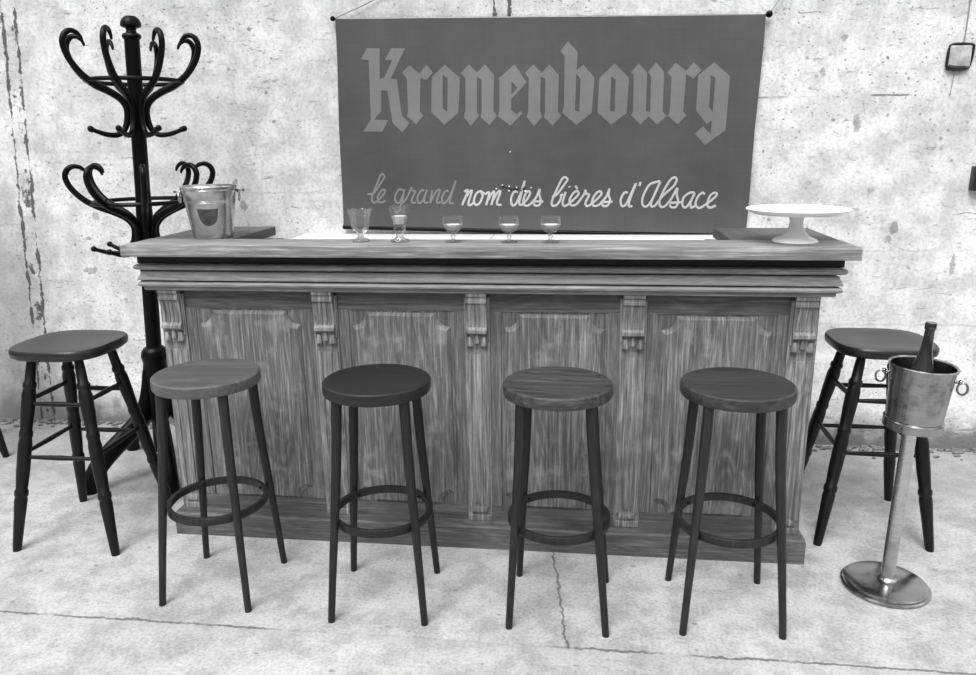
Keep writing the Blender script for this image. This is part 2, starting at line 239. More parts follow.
M['ledge'] = plain('white gloss paint', .68, .5, 0, .3, .04)
M['blackletter'] = banner_mat('grey painted letters', .145, .215)
M['script'] = banner_mat('pale painted script', .38, .55)
M['faded'] = banner_mat('faded painted script', .18, .22)

# ------------------------------------------------------------------ mesh helpers
def obj(name, bm, mat, parent=None, smooth=40, loc=None):
    bmesh.ops.recalc_face_normals(bm, faces=bm.faces[:])
    me = bpy.data.meshes.new(name); bm.to_mesh(me); bm.free()
    if smooth:
        for p in me.polygons: p.use_smooth = True
        me.set_sharp_from_angle(angle=math.radians(smooth))
    me.materials.append(M[mat] if isinstance(mat, str) else mat)
    o = bpy.data.objects.new(name, me); C.objects.link(o)
    if parent: o.parent = parent
    if loc: o.location = loc
    return o
def tag(o, label=None, cat=None, group=None, kind=None):
    for k, v in (('label', label), ('category', cat), ('group', group), ('kind', kind)):
        if v: o[k] = v
    return o
def thing(name, label, cat, loc=(0, 0, 0), rz=0, group=None):
    o = bpy.data.objects.new(name, None); C.objects.link(o); o.empty_display_size = .1
    o.location = loc; o.rotation_euler = (0, 0, rz)
    return tag(o, label, cat, group)
def dup(root, loc, rz, label):
    r = root.copy(); C.objects.link(r); r.location = loc; r.rotation_euler = (0, 0, rz); r['label'] = label
    for ch in list(root.children):
        c = ch.copy(); C.objects.link(c); c.parent = r
        for g in list(ch.children):
            d = g.copy(); C.objects.link(d); d.parent = c
    return r
def B(): return bmesh.new()
def box(bm, x0, x1, y0, y1, z0, z1, bev=0.0, seg=2):
    vs = [bm.verts.new((x, y, z)) for z in (z0, z1) for x, y in ((x0, y0), (x1, y0), (x1, y1), (x0, y1))]
    f = [(0, 3, 2, 1), (4, 5, 6, 7), (0, 1, 5, 4), (1, 2, 6, 5), (2, 3, 7, 6), (3, 0, 4, 7)]
    fs = [bm.faces.new([vs[i] for i in q]) for q in f]
    if bev:
        es = list({e for q in fs for e in q.edges})
        bmesh.ops.bevel(bm, geom=es, offset=bev, segments=seg, profile=.5, affect='EDGES')
    return bm
def lathe(bm, prof, seg=32, c=(0, 0, 0), mat=None, sx=1.0, sy=1.0):
    rings = []
    for r, z in prof:
        if r < 1e-6: vs = [bm.verts.new((c[0], c[1], c[2] + z))]
        else: vs = [bm.verts.new((c[0] + r * sx * math.cos(2 * PI * k / seg), c[1] + r * sy * math.sin(2 * PI * k / seg), c[2] + z)) for k in range(seg)]
        rings.append(vs)
    for a, b in zip(rings, rings[1:]):
        for k in range(seg):
            k2 = (k + 1) % seg
            if len(a) == 1 and len(b) == 1: continue
            if len(a) == 1: bm.faces.new((a[0], b[k2], b[k]))
            elif len(b) == 1: bm.faces.new((a[k], a[k2], b[0]))
            else: bm.faces.new((a[k], a[k2], b[k2], b[k]))
    if mat is not None:
        vv = [v for r in rings for v in r]
        bmesh.ops.transform(bm, matrix=mat, verts=vv)
    return bm
def catmull(pts, n=6, closed=False):
    P = [Vector(p) for p in pts]; out = []
    N = len(P)
    rng = range(N) if closed else range(N - 1)
    for i in rng:
        g = lambda k: P[k % N] if closed else P[max(0, min(N - 1, k))]
        p0, p1, p2, p3 = g(i - 1), g(i), g(i + 1), g(i + 2)
        for j in range(n):
            t = j / n
            out.append(.5 * ((2 * p1) + (-p0 + p2) * t + (2 * p0 - 5 * p1 + 4 * p2 - p3) * t * t + (-p0 + 3 * p1 - 3 * p2 + p3) * t ** 3))
    if not closed: out.append(P[-1].copy())
    return out
def tube(bm, pts, rad, seg=10, closed=False, flat=None, cap=True):
    """sweep; rad a number or a list; flat=(axis vector, factor) squashes the section along axis"""
    P = [Vector(p) for p in pts]; N = len(P)
    if isinstance(rad, (int, float)): rad = [rad] * N
    elif len(rad) != N:
        R0 = list(rad); rad = []
        for i in range(N):
            t = i / (N - 1) * (len(R0) - 1); k = min(int(t), len(R0) - 2); rad.append(R0[k] + (R0[k + 1] - R0[k]) * (t - k))
    up = None; rings = []
    for i in range(N):
        a = P[(i - 1) % N] if (closed or i > 0) else P[i]; b = P[(i + 1) % N] if (closed or i < N - 1) else P[i]
        t = (b - a).normalized()
        if up is None:
            up = t.orthogonal().normalized()
            if flat: up = (flat[0] - t * flat[0].dot(t)).normalized()
        up = (up - t * up.dot(t))
        if up.length < 1e-5: up = t.orthogonal()
        up.normalize(); sd = t.cross(up)
        f = flat[1] if flat else 1.0
        rings.append([bm.verts.new(P[i] + rad[i] * (math.cos(2 * PI * k / seg) * up * f + math.sin(2 * PI * k / seg) * sd)) for k in range(seg)])
    for i in range(N if closed else N - 1):
        a, b = rings[i], rings[(i + 1) % N]
        for k in range(seg): bm.faces.new((a[k], a[(k + 1) % seg], b[(k + 1) % seg], b[k]))
    if cap and not closed:
        bm.faces.new(rings[0][::-1]); bm.faces.new(rings[-1])
    return bm
def ball(bm, c, r, sz=1.0, seg=12):
    prof = [(r * math.sin(PI * k / 8), -r * sz * math.cos(PI * k / 8)) for k in range(9)]
    prof[0] = (0, -r * sz); prof[-1] = (0, r * sz)
    return lathe(bm, prof, seg, c)
def prism(bm, outline, y0, y1, hole=None, bev=0.0):
    """outline in (x, z), extruded from y0 (front) to y1 (back); bev shrinks nothing, keeps plain"""
    loops = [outline] + ([hole] if hole else [])
    tri = tessellate_polygon([[Vector((a, b, 0)) for a, b in lp] for lp in loops])
    flat = [p for lp in loops for p in lp]
    fr = [bm.verts.new((a, y0, b)) for a, b in flat]; bk = [bm.verts.new((a, y1, b)) for a, b in flat]
    for t in tri:
        bm.faces.new([fr[i] for i in t]); bm.faces.new([bk[i] for i in reversed(t)])
    o = 0
    for lp in loops:
        n = len(lp)
        for i in range(n):
            j = (i + 1) % n
            bm.faces.new((fr[o + i], fr[o + j], bk[o + j], bk[o + i]))
        o += n
    return bm
def sweep_rect(bm, prof, path, closed=False):
    """moulding: profile [(out, z)] swept along plan path [(x, y, nx, ny)] mitred by given outward vectors"""
    rows = [[bm.verts.new((x + nx * o, y + ny * o, z)) for o, z in prof] for x, y, nx, ny in path]
    n = len(prof)
    for a, b in zip(rows, rows[1:]):
        for k in range(n):
            bm.faces.new((a[k], a[(k + 1) % n], b[(k + 1) % n], b[k]))
    bm.faces.new(rows[0][::-1]); bm.faces.new(rows[-1])
    return bm

# ------------------------------------------------------------------ setting
YW = 3.70
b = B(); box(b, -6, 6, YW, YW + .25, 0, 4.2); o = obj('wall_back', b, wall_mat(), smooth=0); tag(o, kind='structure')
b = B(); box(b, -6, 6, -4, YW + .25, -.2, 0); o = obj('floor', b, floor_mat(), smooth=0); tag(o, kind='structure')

# crumbled plaster rubble lying along the foot of the wall
b = B()
for k in range(420):
    x = random.choice((random.uniform(-3.6, -1.5), random.uniform(-3.6, -2.2), random.uniform(.9, 2.3))); y = YW - abs(random.gauss(0, .045)) - .006
    s = random.uniform(.004, .015)
    vs = bmesh.ops.create_icosphere(b, subdivisions=1, radius=s)['verts']
    for v in vs: v.co = Vector((v.co.x * random.uniform(.8, 1.8) + x, v.co.y + y, max(-.0, v.co.z * .6 + s * .4)))
o = obj('plaster_rubble', b, plain('crumbled plaster', .16, .95, 0, .1, .5, 40), smooth=0)
tag(o, 'loose crumbled plaster grit lying along the foot of the wall', 'rubble', kind='stuff')

# ------------------------------------------------------------------ the bar cabinet
XC = -.363
bar = thing('bar_cabinet', 'long panelled oak bar front with carved corbels and moulded cornice', 'bar', (XC, 2.60, 0))
def L(x, y, z): return (x - XC, y - 2.60, z)
W = 1.175        # half width of the panelled face
# carcass: front board behind the panels and the two side wings
b = B()
box(b, -W, W, .03, .06, .05, 1.09)
for s in (-1, 1):
    x0, x1 = sorted((s * W, s * (W - .025))); box(b, x0, x1, .06, .47, .0, 1.10)
    x0, x1 = sorted((s * (W - .29), s * (W - .315))); box(b, x0, x1, .06, .47, .0, 1.10)
    x0, x1 = sorted((s * W, s * (W - .315))); box(b, x0, x1, .45, .47, .0, 1.10)
obj('carcass', b, 'panel', bar)
# plinth
b = B()
pf = [(-.045, 0), (.055, 0), (.055, .085), (.050, .091), (.0, .0925), (-.045, .0925)]
path = [(-W, .49, -.2, 0), (-W, 0, -.2, -1), (W, 0, .25, -1), (W, .49, .25, 0)]
sweep_rect(b, pf, path); obj('plinth', b, 'plinth', bar, 30)
# frieze under the top
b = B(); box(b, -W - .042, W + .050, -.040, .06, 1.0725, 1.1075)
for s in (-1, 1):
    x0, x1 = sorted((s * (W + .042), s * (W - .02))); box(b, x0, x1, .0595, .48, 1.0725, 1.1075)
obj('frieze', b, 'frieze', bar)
# cornice
b = B()
pf = [(-.03, .982), (.022, .982), (.036, .984), (.040, .990), (.038, .996), (.046, .999), (.055, 1.003), (.057, 1.009), (.053, 1.016), (.044, 1.019), (.034, 1.020), (.034, 1.023),
      (.056, 1.024), (.056, 1.029), (.050, 1.038), (.045, 1.048), (.043, 1.054), (.030, 1.055), (.030, 1.060), (.052, 1.061), (.062, 1.065), (.066, 1.072), (.062, 1.079), (.050, 1.083), (-.03, 1.083)]
path = [(-W, .49, -.72, 0), (-W, 0, -.72, -1), (W, 0, .85, -1), (W, .49, .85, 0)]
pf = [(o, z - .011) for o, z in pf]
sweep_rect(b, pf, path); obj('cornice', b, 'cornice', bar, 25)
# countertop with the two returns
b = B(); box(b, -1.59 - XC, .885 - XC, 2.478 - 2.6, 2.675 - 2.6, 1.107, 1.147, .004); obj('worktop', b, 'counter', bar)
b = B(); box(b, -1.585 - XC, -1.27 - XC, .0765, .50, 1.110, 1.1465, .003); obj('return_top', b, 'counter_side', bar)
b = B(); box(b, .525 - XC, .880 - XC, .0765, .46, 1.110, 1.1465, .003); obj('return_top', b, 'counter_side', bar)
# frame rails
b = B(); box(b, -W, W, .004, .03, .900, .973); obj('top_rail', b, 'rail', bar)
b = B(); box(b, -W, W, .0, .03, .092, .150); obj('bottom_rail', b, 'rail', bar)
pil_x = [-1.485, -.903, -.349, .196, .762]
pil_x = [p - XC for p in pil_x]
for i, px in enumerate(pil_x):
    # stile board behind the pilaster
    w = .085
    x0, x1 = max(-W, px - w), min(W, px + w)
    b = B(); box(b, x0, x1, .001, .03, .1495, .9005, .002, 1); obj('stile', b, 'panel', bar)
    # fluted pilaster
    b = B()
    hw = .046
    box(b, px - hw, px + hw, -.006, .001, .092, .955, .001, 1)
    for s in (-1, 1):
        xa = px + s * .032
        tube(b, [(xa, -.007, .15), (xa, -.007, .745)], .010, 10, flat=(Vector((0, 1, 0)), .7))
    box(b, px - .016, px + .016, -.011, 0, .162, .745, .003, 2)
    box(b, px - .030, px + .030, -.016, 0, .128, .150, .003, 2)
    box(b, px - .044, px + .044, -.010, 0, .092, .116, .002, 1)
    obj('pilaster', b, 'pilaster', bar, 35)
    # corbel
    b = B()
    cw = .037
    side = [(y_ * .66 - .002, .772 + (z_ - .758) / .226 * .200) for y_, z_ in [(-.006, .758), (-.006, .984), (-.052, .984), (-.052, .972), (-.044, .966), (-.044, .958), (-.050, .955), (-.050, .945), (-.040, .940),
            (-.036, .928), (-.030, .90), (-.026, .875), (-.028, .850), (-.036, .838), (-.044, .834), (-.044, .822), (-.030, .814), (-.014, .811), (-.012, .758)]]
    n = len(side)
    lf = [b.verts.new((px - cw, y, z)) for y, z in side]; rt = [b.verts.new((px + cw, y, z)) for y, z in side]
    tr = tessellate_polygon([[Vector((y, z, 0)) for y, z in side]])
    for t in tr: b.faces.new([lf[k] for k in t]); b.faces.new([rt[k] for k in reversed(t)])
    for k in range(n):
        b.faces.new((lf[k], lf[(k + 1) % n], rt[(k + 1) % n], rt[k]))
    for q in range(4):                       # reeding on the bowed face
        xa = px - .024 + q * .016
        tube(b, catmull([(xa, -.027, .929), (xa, -.0225, .898), (xa, -.0200, .874), (xa, -.0215, .853)], 4), .0045, 8)
    for s in (-1, 1):                        # wing strips left and right
        xa = px + s * .042
        box(b, min(xa, xa - s * .005), max(xa, xa - s * .005), -.013, 0, .80, .955, .001, 1)
    cb = obj('corbel', b, 'pilaster', bar, 30)
    b = B()
    for s in (-1, 0, 1):                     # three carved drops
        r = 1.0 if s else .75
        lathe(b, [(.0, 0), (.0125 * r, .002), (.0135 * r, .008), (.010 * r, .018), (.0075 * r, .034 * (1 if s else 1)), (0, .036)], 12, (px + s * .0255, -.015, .778 if s else .787))
    obj('carved_drop', b, 'pilaster', cb)
# raised panels
def notched(x0, x1, z0, z1, r, rb):
    """outline with concave quarter-round corners"""
    pts = []
    def arc(cx, cz, rr, a0, a1, n=8):
        for k in range(n + 1):
            a = math.radians(a0 + (a1 - a0) * k / n); pts.append((cx + rr * math.cos(a), cz + rr * math.sin(a)))
    s = .008
    # bottom-left going right
    pts.append((x0, z0 + rb + s)); arc(x0, z0, rb, 90, 0) ; pts.append((x0 + rb + s, z0))
    pts.append((x1 - rb - s, z0)); arc(x1, z0, rb, 180, 90); pts.append((x1, z0 + rb + s))
    pts.append((x1, z1 - r - s)); arc(x1, z1, r, 270, 180); pts.append((x1 - r - s, z1))
    pts.append((x0 + r + s, z1)); arc(x0, z1, r, 360, 270); pts.append((x0, z1 - r - s))
    return pts
bays = [(pil_x[i] + .062, pil_x[i + 1] - .062) for i in range(4)]
for k, (xa, xb) in enumerate(bays):
    b = B(); box(b, xa - .01, xb + .01, .0065, .03, .149, .901); obj('panel_ground', b, 'panel', bar)
    x0, x1 = xa + .036, xb - .036
    o1 = notched(x0, x1, .150, .893, .050, .050)
    o2 = notched(x0 + .011, x1 - .011, .161, .882, .053, .053)
    b = B(); n = len(o1)
    bkv = [b.verts.new((x, .012, z)) for x, z in o1]; f1 = [b.verts.new((x, .002, z)) for x, z in o1]
    f2 = [b.verts.new((x, -.008, z)) for x, z in o2]
    for i in range(n):
        j = (i + 1) % n
        b.faces.new((bkv[i], bkv[j], f1[j], f1[i])); b.faces.new((f1[i], f1[j], f2[j], f2[i]))
    for t in tessellate_polygon([[Vector((x, z, 0)) for x, z in o2]]): b.faces.new([f2[i] for i in t])
    o = obj('raised_panel', b, 'field', bar, 0)

# ------------------------------------------------------------------ bar stools
def stool_leg(a, R=.0145, toe=.0112):
    b = B(); pts = []
    for t, r in ((0, .146), (.25, .158), (.5, .176), (.75, .195), (1, .213)):
        z = .73 * (1 - t); pts.append((r * math.cos(a), r * math.sin(a), z))
    P = catmull(pts, 4); P[-1].z = .0
    tube(b, P, [R * 1.12, R * 1.08, R, R * .92, R * .82, toe], 14)
    for v in b.verts:
        if v.co.z < .006: v.co.z = 0.0
    return b
def make_bar_stool(seatmat, legmat):
    t = thing('bar_stool', 'x', 'bar stool', group='round bar stools')
    b = B(); r = .169
    lathe(b, [(0, .764), (r - .028, .766), (r - .018, .769), (r - .006, .769), (r - .001, .765), (r, .758), (r, .739), (r - .003, .732), (r - .012, .729), (r - .03, .729), (0, .729)], 64)
    obj('seat', b, seatmat, t, 35)
    for k in range(4): obj('leg', stool_leg(PI / 4 + k * PI / 2), legmat, t)
    b = B(); ro, ri = .1635, .149
    lathe(b, [(ri, .306), (ro - .002, .304), (ro, .307), (ro, .327), (ro - .002, .330), (ri, .329), (ri, .306)], 72)
    fr = obj('foot_ring', b, legmat, t, 35)
    for k in range(4):
        a = PI / 4 + k * PI / 2
        b = B(); ball(b, Vector((.148 * math.cos(a), .148 * math.sin(a), .317)), .006); obj('screw', b, 'black', fr)
    return t
RACK = (.014, .002, -.020, -.002)
specs = [(-1.200, 2.234, -1, 'round bar stool with the palest, scuffed wooden seat, first from the left', .045, .14, .007, .035, 1.0, .3),
         (-.619, 2.212, 2.8, 'round bar stool with the darkest seat, plain brown, in front of the second panel', .008, .027, .005, .028, .8, 0),
         (-.038, 2.223, -2, 'round bar stool with bold wavy grain on its seat edge, standing over the floor crack', .02, .10, .006, .03, 1.5, 0),
         (.489, 2.256, 2.1, 'round bar stool with straight grained brown seat, nearest the right end of the bar', .017, .07, .008, .036, 1.3, 0)]
for i, (x, y, rz, lab, sd, sl, ld, ll, ct, wr) in enumerate(specs):
    sm = wood('stool seat wood %d' % i, sd, sl, 'x', 1.0, .4, .35, ct, wr, (i * 2.3, i, 0), bump=.1)
    lm = wood('stool leg wood %d' % i, ld, ll, 'z', 1.5, .4, .3, 1.0, 0, (i, 0, 0), bump=.1)
    if i == 0: st0 = make_bar_stool(sm, lm); st = st0; st.location = (x, y, 0); st.rotation_euler = (0, 0, math.radians(rz)); st['label'] = lab
    else:
        st = dup(st0, (x, y, 0), math.radians(rz), lab)
        for c in st.children:
            c.data = c.data.copy(); c.data.materials[0] = sm if c.name.startswith('seat') else lm
# old joints: each stool has racked a little to one side over its feet
for st, kx, ky in zip([o for o in C.objects if o.name.startswith('bar_stool')], RACK, (0, 0, 0, 0)):
    for c in st.children_recursive:
        if not c.name.startswith('screw'):
            c.data = c.data.copy() if c.data.users > 1 else c.data
            for v in c.data.vertices: v.co.x += kx * v.co.z
        else: c.location.x += kx * .317

# ------------------------------------------------------------------ dark windsor stools
def make_windsor():
    t = thing('windsor_stool', 'x', 'stool', group='black turned-leg stools')
    b = B(); n = 72; e = 3.2
    def ring(s, z):
        out = []
        for k in range(n):
            a = 2 * PI * k / n; c_, s_ = math.cos(a), math.sin(a)
            out.append(b.verts.new((.179 * s * math.copysign(abs(c_) ** (2 / e), c_), .176 * s * math.copysign(abs(s_) ** (2 / e), s_), z)))
        return out
    rings = [ring(s, z) for s, z in ((.55, .716), (.93, .718), (.985, .726), (1.0, .738), (.995, .749), (.97, .755), (.90, .756), (.6, .751), (.25, .749))]
    for a, c_ in zip(rings, rings[1:]):
        for k in range(n): b.faces.new((a[k], a[(k + 1) % n], c_[(k + 1) % n], c_[k]))
    b.faces.new(rings[0][::-1]); b.faces.new(rings[-1])
    obj('seat', b, 'windsor_seat', t)
    # leg line: top (.115,.11,.722) to foot (.2,.205,0)
    def lp(sx, sy, z):
        u = 1 - z / .722
        return Vector((sx * (.090 + .108 * u), sy * (.096 + .110 * u), z))
    prof = [(.0, .013), (.02, .0145), (.10, .017), (.19, .0205), (.205, .0185), (.21, .0215), (.225, .0215), (.232, .018), (.30, .021), (.40, .0215), (.425, .0185),
            (.43, .021), (.445, .021), (.452, .018), (.52, .021), (.58, .022), (.605, .018), (.61, .021), (.622, .021), (.63, .0165), (.68, .0155), (.722, .0125)]
    for sx, sy in ((-1, -1), (1, -1), (1, 1), (-1, 1)):
        b = B(); tube(b, [lp(sx, sy, z) for z, r in prof], [r * 1.12 for z, r in prof], 16)
        for v in b.verts:
            if v.co.z < .006: v.co.z = 0.0
        obj('leg', b, 'windsor', t)
    for (a, c_), zs in ((((-1, -1), (1, -1)), (.352, .548)), (((-1, 1), (1, 1)), (.345, .530)), (((-1, -1), (-1, 1)), (.365, .560)), (((1, -1), (1, 1)), (.365, .560))):
        for z in zs:
            p, q = lp(a[0], a[1], z), lp(c_[0], c_[1], z)
            b = B(); tube(b, [p, p.lerp(q, .25), p.lerp(q, .5), p.lerp(q, .75), q], [.0065, .0085, .010, .0085, .0065], 10)
            obj('stretcher', b, 'windsor', t)
    return t
w0 = make_windsor(); w0.location = (-1.901, 2.575, 0); w0.rotation_euler = (0, 0, math.radians(1)); w0.scale = (1, 1, 1.024)
w0['label'] = 'black wooden stool with rounded square seat and turned legs, left of the bar'
wr = dup(w0, (1.117, 2.90, 0), math.radians(-1), 'black wooden stool with rounded square seat, right of the bar behind the champagne bucket')
wr.scale = (1, 1, .995)
for c in wr.children:
    c.data = c.data.copy()
    for v in c.data.vertices: v.co.x += .018 * v.co.z
dup(w0, (-3.08, 3.20, 0), math.radians(45), 'black wooden stool cut off by the left edge, only one leg showing')

# ------------------------------------------------------------------ coat rack
rk = thing('coat_rack', 'black bentwood coat rack with two tiers of curled hooks against the wall', 'coat rack', (-1.925, 3.12, 0))
def lean(z): return .055 * max(0, z - .1)
b = B()
prof = [(0, .1), (.03, .1), (.033, .18), (.033, .9), (.034, 1.2), (.031, 1.3), (.030, 1.85), (.030, 1.905), (.036, 1.910), (.038, 1.918), (.034, 1.926), (.022, 1.931),
        (.019, 1.940), (.022, 1.948), (.036, 1.952), (.041, 1.958), (.040, 1.970), (.033, 1.984), (.020, 1.994), (0, 1.997)]
lathe(b, prof, 16)
for v in b.verts: v.co.x += lean(v.co.z)
pole = obj('pole', b, 'black', rk, 30)
b = B(); lathe(b, [(.030, .24), (.048, .26), (.054, .32), (.054, .50), (.050, .53), (.054, .545), (.058, .562), (.054, .585), (.044, .600), (.034, .605), (.030, .605)], 12)
for v in b.verts: v.co.x += lean(v.co.z)
obj('leg_collar', b, 'black', rk, 40)
def rack_arm(a, z0, s, tipin):
    # (radius, height) from the lower small hook through the pole to the curled top
    pr = [(.195, .020), (.165, .008), (.13, -.002), (.09, -.004), (.062, .012), (.046, .045), (.040, .085), (.046, .115), (.070, .145), (.115, .172), (.165, .195),
          (.215, .232), (.255, .285), (.272, .335), (.266, .368), (.246, .386), (.222, .384), (.204, .368), (.197, .350)]
    P = catmull([(r * s * math.cos(a), r * s * math.sin(a), z0 + (z if z < .2 else .2 + (z - .2) * tipin)) for r, z in pr], 4)
    P = [p + Vector((lean(p.z), 0, 0)) for p in P]
    b = B(); tube(b, P, [.008, .010, .011, .013, .014, .014, .0135, .012, .0115, .009, .0045], 10)
    ball(b, P[0], .0125); 
    return b
for k in range(8): obj('hook_arm', rack_arm(math.radians(9 + 45 * k), 1.532, .98, 1.0), 'black', rk)
for k in range(8): obj('hook_arm', rack_arm(math.radians(32 + 45 * k), 1.040, 1.06, .88), 'black', rk)
for zz, rr in ((1.742, .185), (1.252, .20)):
    b = B(); tube(b, [(rr * math.cos(2 * PI * k / 48) + lean(zz), rr * math.sin(2 * PI * k / 48), zz) for k in range(48)], .009, 8, closed=True); obj('hoop', b, 'black', rk)
for a, R in ((-126, .335), (-53, .29), (53, .31), (142, .385)):
    a = math.radians(a); s = R / .31
    pr = [(.036, .50), (.040, .42), (.052, .34), (.085, .275), (.145, .215), (.210, .160), (.262, .105), (.292, .05), (.300, .0)]
    P = catmull([(r * s * math.cos(a) + lean(z), r * s * math.sin(a), z) for r, z in pr], 4)
    b = B(); tube(b, P, [.020, .028, .036, .041, .044, .044, .043, .041, .040], 12, flat=(Vector((-math.sin(a), math.cos(a), 0)), .75))
    for v in b.verts: v.co.z = max(v.co.z, 0)
    obj('leg', b, 'black', rk)

# ------------------------------------------------------------------ banner
BX, BZ = -.18, 2.02
ban = thing('banner', 'wide grey painted beer banner hanging on the wall above the bar', 'banner', (BX, 3.672, BZ))
def bl(x, z): return (x - BX, z - BZ)
corners = [(-1.135, 2.043), (.798, 2.003), (.779, 1.050), (-1.154, 1.090)]
b = B(); NXX, NZZ = 60, 24; g = {}
for i in range(NXX + 1):
    for j in range(NZZ + 1):
        u, v = i / NXX, j / NZZ
        A_ = Vector(corners[0]).lerp(Vector(corners[1]), u); D_ = Vector(corners[3]).lerp(Vector(corners[2]), u); p = A_.lerp(D_, v)
        ed = 0
        if i in (0, NXX): ed = (math.sin(v * 9) * .002)
        for q, yy in enumerate((-.002, .002)):
            x, z = bl(p.x + ed, p.y); g[i, j, q] = b.verts.new((x, yy, z))
for i in range(NXX):
    for j in range(NZZ):
        b.faces.new((g[i, j, 0], g[i + 1, j, 0], g[i + 1, j + 1, 0], g[i, j + 1, 0])); b.faces.new((g[i, j, 1], g[i, j + 1, 1], g[i + 1, j + 1, 1], g[i + 1, j, 1]))
for i in range(NXX):
    for j in (0, NZZ): b.faces.new((g[i, j, 0], g[i, j, 1], g[i + 1, j, 1], g[i + 1, j, 0]))
for j in range(NZZ):
    for i in (0, NXX): b.faces.new((g[i, j, 0], g[i, j + 1, 0], g[i, j + 1, 1], g[i, j, 1]))
obj('cloth', b, 'banner', ban)
x0, z0 = bl(*corners[0]); x1, z1 = bl(*corners[1])
b = B(); tube(b, [(x0 - .012, .006, z0), (x1 + .012, .006, z1)], .006, 10); rod = obj('top_rod', b, 'plaque', ban)
b = B(); ball(b, (x0 - .012, .0, z0 + .002), .012); obj('rod_knob', b, 'black', ban)
b = B(); ball(b, (x1 + .014, -.002, z1 + .004), .015); obj('rod_knob', b, 'black', ban)
x0, z0 = bl(*corners[3]); x1, z1 = bl(*corners[2])
b = B(); tube(b, [(x0 - .004, .008, z0 - .008), (x1 - .1, .008, z1 - .010)], .011, 10); obj('bottom_batten', b, 'black', ban)
b = B(); tube(b, [(bl(-1.140, 2.045)[0], .0, bl(0, 2.045)[1]), (bl(-1.0, 0)[0], .012, bl(0, 2.10)[1]), (bl(-.80, 0)[0], .02, bl(0, 2.19)[1])], .0025, 6); obj('hanging_cord', b, 'rope', ban)
b = B(); tube(b, [(bl(.81, 0)[0], .0, bl(0, 2.006)[1]), (bl(.90, 0)[0], .02, bl(0, 2.13)[1]), (bl(1.0, 0)[0], .03, bl(0, 2.27)[1])], .0018, 6); obj('hanging_cord', b, 'rope', ban)
for ch, outl, hole in BLACKLETTER:
    b = B(); prism(b, [bl(*p) for p in outl], -.0032, -.0018, [bl(*p) for p in hole] if hole else None)
    o = obj('letter', b, 'blackletter', ban, 0)
for fad, strokes in SCRIPT:
    b = B()
    for st in strokes:
        P = catmull([(bl(*p)[0], -.0026, bl(*p)[1]) for p in st], 5) if len(st) > 2 else [Vector((bl(*p)[0], -.0026, bl(*p)[1])) for p in st]
        tube(b, P, .0052 if not fad else .0048, 8, flat=(Vector((0, 1, 0)), .18))
    o = obj('script_letter', b, 'faded' if fad else 'script', ban, 0)
for nm, lst, mt in (('torn_spot', DARK_FLAKES, 'darkflake'), ('paint_fleck', LIGHT_FLAKES, 'dot')):
    for x, z in lst:
        b = B(); x, z = bl(x, z); k = 7; r = random.uniform(.005, .009) * (1 if mt == 'darkflake' else .7)
        prism(b, [(x + r * random.uniform(.6, 1.4) * math.cos(2 * PI * q / k), z + r * random.uniform(.5, 1.1) * math.sin(2 * PI * q / k)) for q in range(k)], -.0045, -.001)
        obj(nm, b, mt, ban, 0)

# ------------------------------------------------------------------ wall fittings
lg = thing('wall_ledge', 'white painted ledge on the wall below the banner, seen behind the counter', 'ledge', (-.3, YW, 1.047))
for xa, xb in ((-1.06, -.104), (-.101, 1.2)):
    b = B(); box(b, xa, xb, -.30, .001, -.022, 0, .002); obj('board', b, 'ledge', lg)
for xa in (-.9, -.1, 1.0):
    b = B(); prism(b, [(-.012, -.022), (.012, -.022), (.012, -.20), (-.012, -.20)], -.26, .001)
    for v in b.verts:
        v.co.x += xa
        if v.co.z < -.1: v.co.y = max(v.co.y, -.04)
    obj('bracket', b, 'ledge', lg)
jb = thing('junction_box', 'small grimy square junction box high on the wall at right', 'junction box', (1.625, YW, 1.815))
b = B(); box(b, -.046, .046, -.020, .002, -.046, .046, .009, 3); obj('cover', b, 'boxface', jb)
b = B(); tube(b, catmull([(-.047, -.010, -.040), (-.030, -.010, -.051), (.024, -.010, -.052), (.044, -.010, -.036), (.052, -.010, .034), (.040, -.010, .048), (-.030, -.010, .050), (-.045, -.010, .032)], 4, True), .0065, 8, closed=True)
tube(b, catmull([(-.044, -.012, -.040), (-.02, -.014, -.046), (.026, -.012, -.047)], 4), .011, 8); obj('rim', b, 'boxdark', jb)
b = B(); tube(b, catmull([(.01, -.006, .05), (.014, -.006, .12), (.016, -.006, .30)], 4), .0025, 6); obj('cable', b, 'rope', jb)
b = B(); tube(b, catmull([(-.008, -.004, -.05), (-.012, -.004, -.10), (-.016, -.004, -.16)], 4), .0012, 6); obj('cable', b, 'rope', jb)
b = B(); box(b, 1.742, 1.82, YW - .04, YW + .002, 1.245, 1.352, .003); o = obj('switch_box', b, 'boxdark'); tag(o, 'small black box on the wall cut by the right edge', 'switch box')

# ------------------------------------------------------------------ things on the counter
ZT = 1.147
def goblet(name, label, x, y, s_rim, prof_out, prof_in, group, facets=0):
    t = thing(name, label, 'glass', (x, y, ZT), group=group)
    return t
def wall_lathe(bm, out, inn, seg=32):
    lathe(bm, out + inn[::-1], seg)
def glass_vessel(name, label, x, y, foot, bowl_o, bowl_i, group, seg=32, drink=None, rot=0):
    t = thing(name, label, 'glass', (x, y, ZT), rot, group)
    b = B(); lathe(b, foot + bowl_o + bowl_i[::-1], seg); obj('glass_body', b, 'glass', t, 50)
    if drink:
        b = B(); lathe(b, drink, seg); obj('filling', b, 'bowl_white', t, 50)
    return t
ZG = ZT + .0006
